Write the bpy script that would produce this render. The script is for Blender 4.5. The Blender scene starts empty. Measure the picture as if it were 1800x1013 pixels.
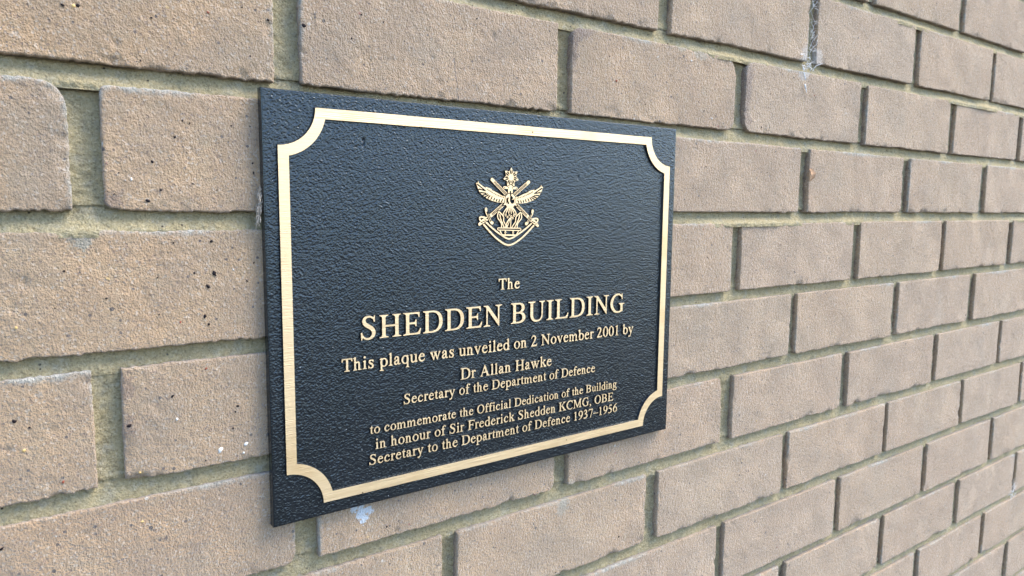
import bpy, math, random
import numpy as np
from mathutils import Matrix, Vector

S = bpy.context.scene
COL = S.collection
R = math.radians

# ------------------------------------------------------------------ camera, world, sun, exposure
cam_d = bpy.data.cameras.new('camera')
cam = bpy.data.objects.new('camera', cam_d)
COL.objects.link(cam)
S.camera = cam
cam_d.sensor_width = 36.0
cam_d.lens = 1263.0 / 1800.0 * 36.0
cam_d.clip_start = 0.02
cam_d.clip_end = 500.0


def cam_rot(yaw, pitch, roll):
    B = Matrix(((1, 0, 0), (0, 0, -1), (0, 1, 0)))
    ca, sa = math.cos(yaw), math.sin(yaw)
    cb, sb = math.cos(pitch), math.sin(pitch)
    cc, sc = math.cos(roll), math.sin(roll)
    Y = Matrix(((ca, sa, 0), (-sa, ca, 0), (0, 0, 1)))
    P = Matrix(((1, 0, 0), (0, cb, -sb), (0, sb, cb)))
    Q = Matrix(((cc, -sc, 0), (sc, cc, 0), (0, 0, 1)))
    return Y @ B @ P @ Q


cam.matrix_world = Matrix.Translation((-0.04731, -0.49615, -0.07517)) @ cam_rot(R(35.685), R(-6.616), R(0.531)).to_4x4()
cam_d.dof.use_dof = True
cam_d.dof.focus_distance = 0.58
cam_d.dof.aperture_fstop = 18.0

SUN_EL, SUN_AZ = 52.0, 114.0          # azimuth from +Y towards +X
world = bpy.data.worlds.new('World')
S.world = world
world.use_nodes = True
wn = world.node_tree
bg = wn.nodes['Background']
sky = wn.nodes.new('ShaderNodeTexSky')
sky.sky_type = 'NISHITA'
sky.sun_disc = False
sky.sun_elevation = R(SUN_EL)
sky.sun_rotation = R(SUN_AZ)
sky.air_density = 1.0
sky.dust_density = 1.0
sky.ozone_density = 1.5
wn.links.new(sky.outputs[0], bg.inputs[0])
bg.inputs[1].default_value = 0.12

sun_d = bpy.data.lights.new('sun', 'SUN')
sun_d.energy = 1.5
sun_d.angle = R(40)
sun_d.color = (1.0, 0.86, 0.66)
sun = bpy.data.objects.new('sun', sun_d)
COL.objects.link(sun)
sd = Vector((math.sin(R(SUN_AZ)) * math.cos(R(SUN_EL)), math.cos(R(SUN_AZ)) * math.cos(R(SUN_EL)), math.sin(R(SUN_EL))))
sun.rotation_euler = sd.to_track_quat('Z', 'Y').to_euler()
sun.location = (2, -3, 3)

S.view_settings.view_transform = 'Standard'
S.view_settings.look = 'None'
S.view_settings.exposure = 2.23
S.view_settings.gamma = 1.0
S.view_settings.use_curve_mapping = False

rng = np.random.default_rng(11)
random.seed(5)

# ------------------------------------------------------------------ helpers


def hash2(ix, iy, seed):
    h = (ix * 374761393 + iy * 668265263 + seed * 974634541) & 0xFFFFFFFF
    h = ((h ^ (h >> 13)) * 1274126177) & 0xFFFFFFFF
    h = (h ^ (h >> 16)) & 0xFFFFFFFF
    return h.astype(np.float64) / 4294967295.0


def vnoise(x, y, seed=0):
    x = np.asarray(x, float); y = np.asarray(y, float)
    x, y = np.broadcast_arrays(x, y)
    ix = np.floor(x).astype(np.int64); iy = np.floor(y).astype(np.int64)
    fx = x - ix; fy = y - iy
    fx = fx * fx * fx * (fx * (fx * 6 - 15) + 10); fy = fy * fy * fy * (fy * (fy * 6 - 15) + 10)
    a = hash2(ix, iy, seed); b = hash2(ix + 1, iy, seed)
    c = hash2(ix, iy + 1, seed); d = hash2(ix + 1, iy + 1, seed)
    return (a * (1 - fx) + b * fx) * (1 - fy) + (c * (1 - fx) + d * fx) * fy - 0.5


def fbm(x, y, seed=0, oct=3):
    s = 0; a = 1.0; n = 0
    for o in range(oct):
        s = s + a * vnoise(np.asarray(x) * 2 ** o + 17.3 * o, np.asarray(y) * 2 ** o - 9.1 * o, seed + 101 * o)
        n += a; a *= 0.5
    return s / n * 2.0          # about -1..1


def mesh_from(name, V, F, mats, mi=None, smooth=True, attr=None):
    """V (N,3); F list of index arrays (M,k)"""
    me = bpy.data.meshes.new(name)
    V = np.asarray(V, np.float32)
    me.vertices.add(len(V)); me.vertices.foreach_set('co', V.ravel())
    loops = np.concatenate([f.ravel() for f in F]).astype(np.int32)
    tot = np.concatenate([np.full(len(f), f.shape[1]) for f in F]).astype(np.int32)
    st = np.concatenate([[0], np.cumsum(tot)[:-1]]).astype(np.int32)
    me.loops.add(len(loops)); me.loops.foreach_set('vertex_index', loops)
    me.polygons.add(len(tot))
    me.polygons.foreach_set('loop_start', st); me.polygons.foreach_set('loop_total', tot)
    if mi is not None:
        me.polygons.foreach_set('material_index', np.asarray(mi, np.int32))
    me.polygons.foreach_set('use_smooth', np.full(len(tot), smooth, bool) if np.isscalar(smooth) or isinstance(smooth, bool) else np.asarray(smooth, bool))
    if attr:
        for k, a in attr.items():
            at = me.attributes.new(k, 'FLOAT_COLOR', 'POINT')
            at.data.foreach_set('color', np.asarray(a, np.float32).ravel())
    for m in mats:
        me.materials.append(m)
    me.update(calc_edges=True)
    me.validate()
    return me


def link(name, me, parent=None):
    o = bpy.data.objects.new(name, me)
    COL.objects.link(o)
    if parent is not None:
        o.parent = parent
    return o


def tag(o, label=None, cat=None, kind=None, group=None):
    if label: o['label'] = label
    if cat: o['category'] = cat
    if kind: o['kind'] = kind
    if group: o['group'] = group
    return o


class NT:
    def __init__(s, name):
        s.m = bpy.data.materials.new(name); s.m.use_nodes = True
        s.t = s.m.node_tree; s.p = s.t.nodes['Principled BSDF']

    def n(s, typ, **kw):
        nd = s.t.nodes.new('ShaderNode' + typ)
        for k, v in kw.items():
            if k.startswith('i_'):
                key = k[2:]
                key = int(key) if key.isdigit() else key.replace('_', ' ')
                inp = nd.inputs[key]
                if isinstance(v, bpy.types.NodeSocket): s.t.links.new(v, inp)
                else: inp.default_value = v
            else:
                setattr(nd, k, v)
        return nd

    def l(s, a, b): s.t.links.new(a, b)

    def mix(s, f, a, b, bt='MIX'):
        nd = s.t.nodes.new('ShaderNodeMix'); nd.data_type = 'RGBA'; nd.blend_type = bt
        for i, v in ((0, f), (6, a), (7, b)):
            if isinstance(v, bpy.types.NodeSocket): s.l(v, nd.inputs[i])
            else: nd.inputs[i].default_value = (*v, 1) if isinstance(v, tuple) else v
        return nd.outputs[2]

    def math(s, op, a, b=0.0, c=None, clamp=False):
        nd = s.t.nodes.new('ShaderNodeMath'); nd.operation = op; nd.use_clamp = clamp
        for i, v in enumerate((a, b, c)):
            if v is None: continue
            if isinstance(v, bpy.types.NodeSocket): s.l(v, nd.inputs[i])
            else: nd.inputs[i].default_value = v
        return nd.outputs[0]

    def rng(s, v, a, b, c=0.0, d=1.0):
        nd = s.t.nodes.new('ShaderNodeMapRange'); nd.clamp = True
        s.l(v, nd.inputs[0])
        for i, x in enumerate((a, b, c, d)): nd.inputs[i + 1].default_value = x
        return nd.outputs[0]

    def noise(s, vec, scale, detail=3.0, rough=0.55):
        nd = s.n('TexNoise', i_Scale=scale, i_Detail=detail, i_Roughness=rough)
        s.l(vec, nd.inputs['Vector']); return nd.outputs[0]

    def voro(s, vec, scale, feature='F1'):
        nd = s.n('TexVoronoi', feature=feature, i_Scale=scale)
        s.l(vec, nd.inputs['Vector']); return nd


# ------------------------------------------------------------------ materials

def mat_brick():
    t = NT('fired_clay_brick'); p = t.p
    co = t.n('TexCoord').outputs['Object']
    at = t.n('Attribute', attribute_name='wear_shade')
    dirt = t.math('SUBTRACT', 1.0, at.outputs['Alpha'], clamp=True)
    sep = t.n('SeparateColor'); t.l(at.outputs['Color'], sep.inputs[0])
    tint, smear, burn_shade = sep.outputs[0], sep.outputs[1], sep.outputs[2]
    big = t.noise(co, 9.0, 4)
    med = t.noise(co, 70.0, 4, 0.6)
    fine = t.noise(co, 520.0, 3, 0.7)
    grain = t.voro(co, 800.0)
    c = t.mix(t.rng(big, 0.35, 0.65), (0.456, 0.283, 0.137), (0.448, 0.297, 0.150))
    c = t.mix(t.rng(tint, 0.0, 1.0, 0.0, 0.6), c, (0.486, 0.322, 0.180))
    c = t.mix(t.rng(med, 0.52, 0.75, 0.0, 0.45), c, (0.465, 0.275, 0.125))
    c = t.mix(t.rng(med, 0.46, 0.25, 0.0, 0.5), c, (0.445, 0.340, 0.198))
    c = t.mix(t.rng(fine, 0.55, 0.75, 0.0, 0.5), c, (0.66, 0.50, 0.34))
    c = t.mix(t.rng(fine, 0.45, 0.27, 0.0, 0.55), c, (0.25, 0.165, 0.11))
    tv = t.math('FRACT', t.math('MULTIPLY', tint, 7.31))
    c = t.mix(t.rng(tv, 0.0, 1.0, 0.30, 0.0), c, t.mix(t.math('FRACT', t.math('MULTIPLY', tint, 23.7)), (0.36, 0.225, 0.135), (0.385, 0.29, 0.185)))
    c = t.mix(t.rng(t.noise(co, 14.0, 4, 0.65), 0.54, 0.7, 0, 0.4), c, (0.37, 0.285, 0.19))
    gs = t.n('SeparateColor'); t.l(grain.outputs['Color'], gs.inputs[0])
    c = t.mix(t.math('MULTIPLY', t.math('GREATER_THAN', gs.outputs[0], 0.93), 0.45), c, (0.62, 0.55, 0.46))
    c = t.mix(t.math('MULTIPLY', t.math('LESS_THAN', gs.outputs[1], 0.06), 0.5), c, (0.16, 0.10, 0.075))
    # sparse dark inclusions and pores
    for sc, thr, lim, colr in ((130.0, 0.17, 0.955, (0.03, 0.022, 0.022)), (250.0, 0.24, 0.95, (0.05, 0.03, 0.025)), (110.0, 0.13, 0.985, (0.34, 0.09, 0.045)), (150.0, 0.16, 0.98, (0.62, 0.42, 0.16)), (140.0, 0.16, 0.985, (0.66, 0.62, 0.56))):
        v = t.voro(co, sc)
        cs = t.n('SeparateColor'); t.l(v.outputs['Color'], cs.inputs[0])
        msk = t.math('MULTIPLY', t.math('LESS_THAN', v.outputs['Distance'], thr), t.math('GREATER_THAN', cs.outputs[0], lim))
        c = t.mix(t.math('MULTIPLY', msk, 0.85), c, colr)
        if sc == 250.0: pits = msk
    # mortar smears, fired lower arrises, and shade painted into undersides and left joint sides
    sn = t.noise(co, 160.0, 4, 0.7)
    sm = t.math('MULTIPLY', smear, t.rng(sn, 0.36, 0.62, 0.25, 1.0))
    c = t.mix(t.rng(sm, 0.12, 0.6), c, t.mix(t.rng(t.noise(co, 260.0, 3), 0.4, 0.6), (0.28, 0.27, 0.225), (0.48, 0.46, 0.40)))
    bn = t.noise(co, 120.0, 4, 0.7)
    c = t.mix(t.rng(t.math('MULTIPLY', burn_shade, t.rng(bn, 0.35, 0.6, 0.3, 1.0)), 0.15, 0.8, 0, 0.9), c, (0.115, 0.07, 0.04))
    c = t.mix(t.math('MULTIPLY', dirt, t.rng(bn, 0.3, 0.6, 0.5, 0.95)), c, (0.17, 0.165, 0.15))
    # splash of pale blue paint under the plaque, and thin mortar drips
    sx = t.n('SeparateXYZ'); t.l(co, sx.inputs[0])
    pn = t.math('SUBTRACT', t.noise(co, 330.0, 3, 0.7), 0.5)

    def blob(x, z, r, stretch=1.0, col=(0.6, 0.75, 0.9), amt=1.0, rough=0.9):
        nonlocal c
        dx = t.math('SUBTRACT', sx.outputs[0], x)
        dz = t.math('MULTIPLY', t.math('SUBTRACT', sx.outputs[2], z), stretch)
        d = t.math('SQRT', t.math('ADD', t.math('MULTIPLY', dx, dx), t.math('MULTIPLY', dz, dz)))
        e = t.math('ADD', t.math('DIVIDE', d, r), t.math('MULTIPLY', pn, rough * 2))
        c = t.mix(t.rng(e, 1.0, 0.8, 0.0, amt), c, col)
    for x, z, r in ((0.1625, -0.3055, .0042), (0.1672, -0.3088, .0048), (0.1692, -0.3135, .0046), (0.1700, -0.3180, .0032), (0.1748, -0.3110, .0034)):
        blob(x, z, r, 1.0, (0.62, 0.72, 0.82), 0.8, 1.9)
    for x, z, r, st in ((-0.0068, -0.0965, .0075, .9), (-0.0055, -0.1005, .0045, 1.0), (0.3690, -0.3575, .007, .8), (0.3722, -0.3530, .006, 1.0), (0.3800, -0.3375, .006, 1.0), (0.512, 0.079, .007, 2.2), (0.542, 0.0765, .012, 2.5)):
        blob(x, z, r, st, (0.36, 0.35, 0.28), 0.5, 1.5)
    for x, z, r, st in ((0.375, 0.0755, .011, 1.0), (0.385, 0.0775, .010, 1.6), (0.373, 0.058, .006, .4), (0.619, 0.066, .009, .6), (0.618, 0.045, .008, .4), (0.620, 0.018, .009, .9), (0.0105, -0.0755, .006, 1.0), (0.0135, -0.190, .004, .4), (0.0135, -0.215, .004, .5)):
        blob(x, z, r, st, (0.19, 0.115, 0.075), 0.6, 1.5)
    for x, z, r in ((0.721, 0.083, .014), (0.729, 0.098, .016), (0.747, 0.099, .011)):
        blob(x, z, r, 1.0, (0.62, 0.62, 0.60), 0.45, 0.8)
    # hairline crack above the plaque
    cl = t.math('ADD', t.math('MULTIPLY_ADD', sx.outputs[2], -0.13, 0.2562), t.math('MULTIPLY', t.math('SUBTRACT', t.noise(co, 190.0, 3), 0.5), 0.004))
    cd = t.math('ABSOLUTE', t.math('SUBTRACT', sx.outputs[0], cl))
    cm = t.math('MULTIPLY', t.math('LESS_THAN', cd, 0.00038), t.math('MULTIPLY', t.math('LESS_THAN', sx.outputs[2], 0.038), t.math('GREATER_THAN', sx.outputs[2], 0.004)))
    c = t.mix(t.math('MULTIPLY', cm, 0.85), c, (0.07, 0.05, 0.04))
    t.l(c, p.inputs['Base Color'])
    p.inputs['Roughness'].default_value = 0.92
    p.inputs['Specular IOR Level'].default_value = 0.4
    p.inputs['Sheen Weight'].default_value = 0.5; p.inputs['Sheen Roughness'].default_value = 0.6
    mp = t.n('Mapping'); mp.inputs['Scale'].default_value = (1.25, 1.0, 0.75); mp.inputs['Rotation'].default_value = (0, R(-12), 0); t.l(co, mp.inputs[0])
    patch = t.rng(t.noise(co, 22.0, 3), 0.35, 0.65, 0.55, 1.25)
    h = t.math('ADD', t.math('MULTIPLY', t.noise(mp.outputs[0], 620.0, 4, 0.7), patch), t.math('MULTIPLY', grain.outputs['Distance'], 0.25))
    h = t.math('ADD', h, t.math('MULTIPLY', t.noise(mp.outputs[0], 240.0, 3, 0.6), 0.7))
    h = t.math('SUBTRACT', h, t.math('MULTIPLY', pits, 1.2))
    b = t.n('Bump', i_Strength=1.0, i_Distance=0.0045); t.l(h, b.inputs['Height'])
    t.l(b.outputs[0], p.inputs['Normal'])
    return t.m


def mat_mortar():
    t = NT('olive_grey_mortar'); p = t.p
    co = t.n('TexCoord').outputs['Object']
    big = t.noise(co, 16.0, 4); med = t.noise(co, 110.0, 4, 0.65); fine = t.noise(co, 620.0, 3, 0.7)
    c = t.mix(t.rng(big, 0.35, 0.65), (0.50, 0.42, 0.245), (0.475, 0.425, 0.275))
    c = t.mix(t.rng(med, 0.5, 0.68, 0, 0.7), c, (0.58, 0.48, 0.28))
    c = t.mix(t.rng(med, 0.47, 0.3, 0, 0.7), c, (0.44, 0.43, 0.36))
    c = t.mix(t.rng(fine, 0.55, 0.75, 0, 0.5), c, (0.66, 0.62, 0.48))
    c = t.mix(t.rng(fine, 0.44, 0.25, 0, 0.42), c, (0.16, 0.145, 0.095))
    v = t.voro(co, 260.0); cs = t.n('SeparateColor'); t.l(v.outputs['Color'], cs.inputs[0])
    c = t.mix(t.math('MULTIPLY', t.math('LESS_THAN', v.outputs['Distance'], 0.2), t.math('GREATER_THAN', cs.outputs[0], 0.94)), c, (0.07, 0.06, 0.05))
    v2 = t.voro(co, 900.0); c2 = t.n('SeparateColor'); t.l(v2.outputs['Color'], c2.inputs[0])
    c = t.mix(t.math('MULTIPLY', t.math('GREATER_THAN', c2.outputs[0], 0.8), 0.28), c, (0.72, 0.67, 0.48))
    c = t.mix(t.math('MULTIPLY', t.math('LESS_THAN', c2.outputs[1], 0.14), 0.35), c, (0.16, 0.14, 0.09))
    t.l(c, p.inputs['Base Color']); p.inputs['Roughness'].default_value = 0.95
    p.inputs['Specular IOR Level'].default_value = 0.2
    h = t.math('ADD', t.noise(co, 560.0, 4, 0.75), t.math('MULTIPLY', t.noise(co, 170.0, 3, 0.6), 0.9))
    b = t.n('Bump', i_Strength=1.0, i_Distance=0.0048); t.l(h, b.inputs['Height'])
    t.l(b.outputs[0], p.inputs['Normal'])
    return t.m


def flat(name, col, rough=0.6, metal=0.0, spec=0.5):
    t = NT(name); p = t.p
    co = t.n('TexCoord').outputs['Object']
    n = t.noise(co, 900.0, 3)
    t.l(t.mix(t.rng(n, 0.3, 0.7), tuple(x * 0.8 for x in col), tuple(min(1, x * 1.15) for x in col)), p.inputs['Base Color'])
    p.inputs['Roughness'].default_value = rough; p.inputs['Metallic'].default_value = metal
    p.inputs['Specular IOR Level'].default_value = spec
    return t.m


def mat_paint(name='pebbled_black_paint', pebble=True):
    t = NT(name); p = t.p
    co = t.n('TexCoord').outputs['Object']
    n = t.noise(co, 40.0, 3)
    c = t.mix(t.rng(n, 0.35, 0.65), (0.0075, 0.0095, 0.012), (0.010, 0.012, 0.0155))
    d = t.voro(co, 330.0); ds = t.n('SeparateColor'); t.l(d.outputs['Color'], ds.inputs[0])
    if pebble:
        c = t.mix(t.math('MULTIPLY', t.math('LESS_THAN', d.outputs['Distance'], 0.12), t.math('GREATER_THAN', ds.outputs[0], 0.992)), c, (0.35, 0.36, 0.36))
    t.l(c, p.inputs['Base Color'])
    t.l(t.rng(t.noise(co, 25.0, 3), 0.3, 0.7, 0.13, 0.21), p.inputs['Roughness'])
    p.inputs['Specular IOR Level'].default_value = 0.7
    p.inputs['Specular Tint'].default_value = (0.74, 0.89, 1.0, 1)
    if pebble:
        mp = t.n('Mapping'); mp.inputs['Scale'].default_value = (1.0, 1.0, 1.35); mp.inputs['Rotation'].default_value = (0, R(28), 0)
        t.l(co, mp.inputs[0])
        h = t.math('ADD', t.math('MULTIPLY', t.noise(mp.outputs[0], 640.0, 2.5, 0.55), 1.0), t.math('MULTIPLY', t.noise(mp.outputs[0], 260.0, 2, 0.5), 0.6))
        b = t.n('Bump', i_Strength=0.5, i_Distance=0.0008); t.l(h, b.inputs['Height'])
    else:
        h = t.noise(co, 900.0, 2)
        b = t.n('Bump', i_Strength=0.5, i_Distance=0.0004); t.l(h, b.inputs['Height'])
    t.l(b.outputs[0], p.inputs['Normal'])
    return t.m


def mat_brass():
    t = NT('brushed_brass'); p = t.p
    co = t.n('TexCoord').outputs['Object']
    mp = t.n('Mapping'); mp.inputs['Scale'].default_value = (22.0, 1.0, 1500.0); t.l(co, mp.inputs[0])
    br = t.noise(mp.outputs[0], 1.0, 4, 0.6)
    bl = t.noise(co, 30.0, 4)
    c = t.mix(t.rng(br, 0.35, 0.65), (0.74, 0.555, 0.325), (0.85, 0.675, 0.43))
    c = t.mix(t.rng(bl, 0.55, 0.8, 0, 0.55), c, (0.62, 0.42, 0.20))
    v = t.voro(co, 90.0); cs = t.n('SeparateColor'); t.l(v.outputs['Color'], cs.inputs[0])
    c = t.mix(t.math('MULTIPLY', t.math('LESS_THAN', v.outputs['Distance'], 0.07), t.math('GREATER_THAN', cs.outputs[0], 0.86)), c, (0.22, 0.13, 0.06))
    t.l(c, p.inputs['Base Color'])
    p.inputs['Metallic'].default_value = 0.85
    t.l(t.rng(br, 0.3, 0.7, 0.42, 0.6), p.inputs['Roughness'])
    b = t.n('Bump', i_Strength=0.8, i_Distance=0.0005); t.l(br, b.inputs['Height'])
    t.l(b.outputs[0], p.inputs['Normal'])
    return t.m


M_BRICK = mat_brick(); M_MORTAR = mat_mortar()
M_PAINT = mat_paint(); M_EDGE = mat_paint('smooth_black_paint', False); M_BRASS = mat_brass()
M_DARK = flat('dark_ironstone_fleck', (0.014, 0.010, 0.012), 0.7, 0.0, 0.2)
M_RED = flat('red_clay_fleck', (0.28, 0.075, 0.04), 0.8)
M_WHITE = flat('white_quartz_fleck', (0.78, 0.78, 0.76), 0.4)
M_YELLOW = flat('yellow_sand_fleck', (0.60, 0.42, 0.17), 0.7)
M_WEB = flat('dusty_spider_silk', (0.74, 0.76, 0.78), 0.8)
M_LINT = flat('grey_fluff', (0.40, 0.37, 0.33), 0.95)
M_LEAF = flat('dry_leaf', (0.44, 0.27, 0.16), 0.85)


def mat_ground():
    t = NT('asphalt'); co = t.n('TexCoord').outputs['Object']
    c = t.mix(t.rng(t.noise(co, 3.0, 5), 0.3, 0.7), (0.035, 0.035, 0.035), (0.06, 0.058, 0.055))
    t.l(c, t.p.inputs['Base Color']); t.p.inputs['Roughness'].default_value = 0.95
    return t.m


# ------------------------------------------------------------------ ground (below the frame, lights the wall from underneath)
GZ = -1.48
gs = 60.0
gm = mesh_from('ground', [(-gs, -gs, GZ), (gs, -gs, GZ), (gs, gs, GZ), (-gs, gs, GZ)], [np.array([[0, 1, 2, 3]])], [mat_ground()], smooth=False)
tag(link('ground', gm), kind='structure')

# ------------------------------------------------------------------ brick wall
# bed joints measured on the wall: (underside of upper bricks, top of lower bricks), metres
BEDS = [(0.1791, 0.1678), (0.0918, 0.0800), (0.0055, -0.0064), (-0.0809, -0.0931), (-0.1675, -0.1781), (-0.2524, -0.2643),
        (-0.3373, -0.3500), (-0.4231, -0.4357), (-0.5115, -0.5215), (-0.5965, -0.6076), (-0.6827, -0.6925)]
# head joints of the courses that lie above BEDS[0], between BEDS[0] and BEDS[1], ...
HEADS = [
    [(1.0964, 1.1140)],
    [(0.4776, 0.4957), (0.7267, 0.7434), (0.9726, 0.9895), (1.2145, 1.2314)],
    [(0.1114, 0.1293), (0.3556, 0.3717), (0.5979, 0.6151), (0.8456, 0.8631), (1.0893, 1.1085), (1.3365, 1.3517)],
    [(-0.0097, 0.0069), (0.7228, 0.7415), (0.9662, 0.9844), (1.2107, 1.2306)],
    [(0.1205, 0.1365), (0.6035, 0.6198), (0.8485, 0.8663), (1.0909, 1.1053), (1.3311, 1.3508)],
    [(-0.0051, 0.0102), (0.7192, 0.7329), (0.9606, 0.9780), (1.2023, 1.2220)],
    [(0.1172, 0.1340), (0.3595, 0.3756), (0.5975, 0.6172), (0.8424, 0.8578), (1.0945, 1.1082), (1.3284, 1.3413)],
    [(0.2404, 0.2540), (0.4821, 0.4991), (0.7174, 0.7313), (0.9612, 0.9715), (1.2003, 1.2127), (1.4362, 1.4511)],
    [(0.5993, 0.6127), (0.8433, 0.8572), (1.0878, 1.1007), (1.3267, 1.3444)],
    [(0.7247, 0.7394), (0.9680, 0.9843), (1.2071, 1.2250), (1.4496, 1.4631)],
    [(1.0855, 1.1005), (1.3238, 1.3393)],
    [(1.1960, 1.2130), (1.4388, 1.4583)],
]
XMIN, XMAX = -1.05, 2.7
beds = list(BEDS)
while beds[-1][1] > GZ + 0.1:
    beds.append((beds[-1][0] - 0.086, beds[-1][1] - 0.086)); HEADS.append(None)
nup = 0
while beds[0][0] < 0.85:
    beds.insert(0, (beds[0][0] + 0.086, beds[0][1] + 0.086)); HEADS.insert(0, None); nup += 1


def fill(joints):
    c = [((a + b) / 2, b - a) for a, b in joints]
    out = [c[0]]
    for k in range(1, len(c)):
        g = c[k][0] - c[k - 1][0]; n = max(1, round(g / 0.2445))
        for i in range(1, n):
            out.append((c[k - 1][0] + g * i / n, 0.0165))
        out.append(c[k])
    while out[0][0] > XMIN + 0.25: out.insert(0, (out[0][0] - 0.2445 + rng.uniform(-.002, .002), 0.0165))
    while out[-1][0] < XMAX - 0.25: out.append((out[-1][0] + 0.2445 + rng.uniform(-.002, .002), 0.0165))
    return [(x - w / 2, x + w / 2) for x, w in out]


for k in range(len(HEADS)):
    if HEADS[k] is None:
        ref = 0.0 if k % 2 else 0.1222
        HEADS[k] = [(ref - .008 + rng.uniform(-.006, .006), ref + .008)]
COURSES = []
for k in range(len(HEADS)):
    ztop = beds[k - 1][1] if k > 0 else beds[0][1] + 0.086
    zbot = beds[k][0] if k < len(beds) else beds[-1][0] - 0.086
    COURSES.append((zbot, ztop, fill(HEADS[k])))

ROUND = {(0.5979, 0.0800): .021, (0.5979, 0.0055): .011, (0.3717, 0.0800): .010, (-0.0097, -0.0064): .014, (0.6151, 0.0800): .013, (0.6151, 0.0055): .013, (0.1172, -0.3373): .008,
         (0.5979, -0.2643): .006, (0.3595, -0.3373): .008}


def edge_coords(L, res):
    e = [0, .0006, .0014, .0024, .0038, .0056]
    e = [x for x in e if x < L * .4]
    n = max(2, int((L - 2 * e[-1]) / res))
    mid = np.linspace(e[-1], L - e[-1], n + 1)
    return np.concatenate([e[:-1], mid, [L - x for x in e[:-1]][::-1]])


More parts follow.
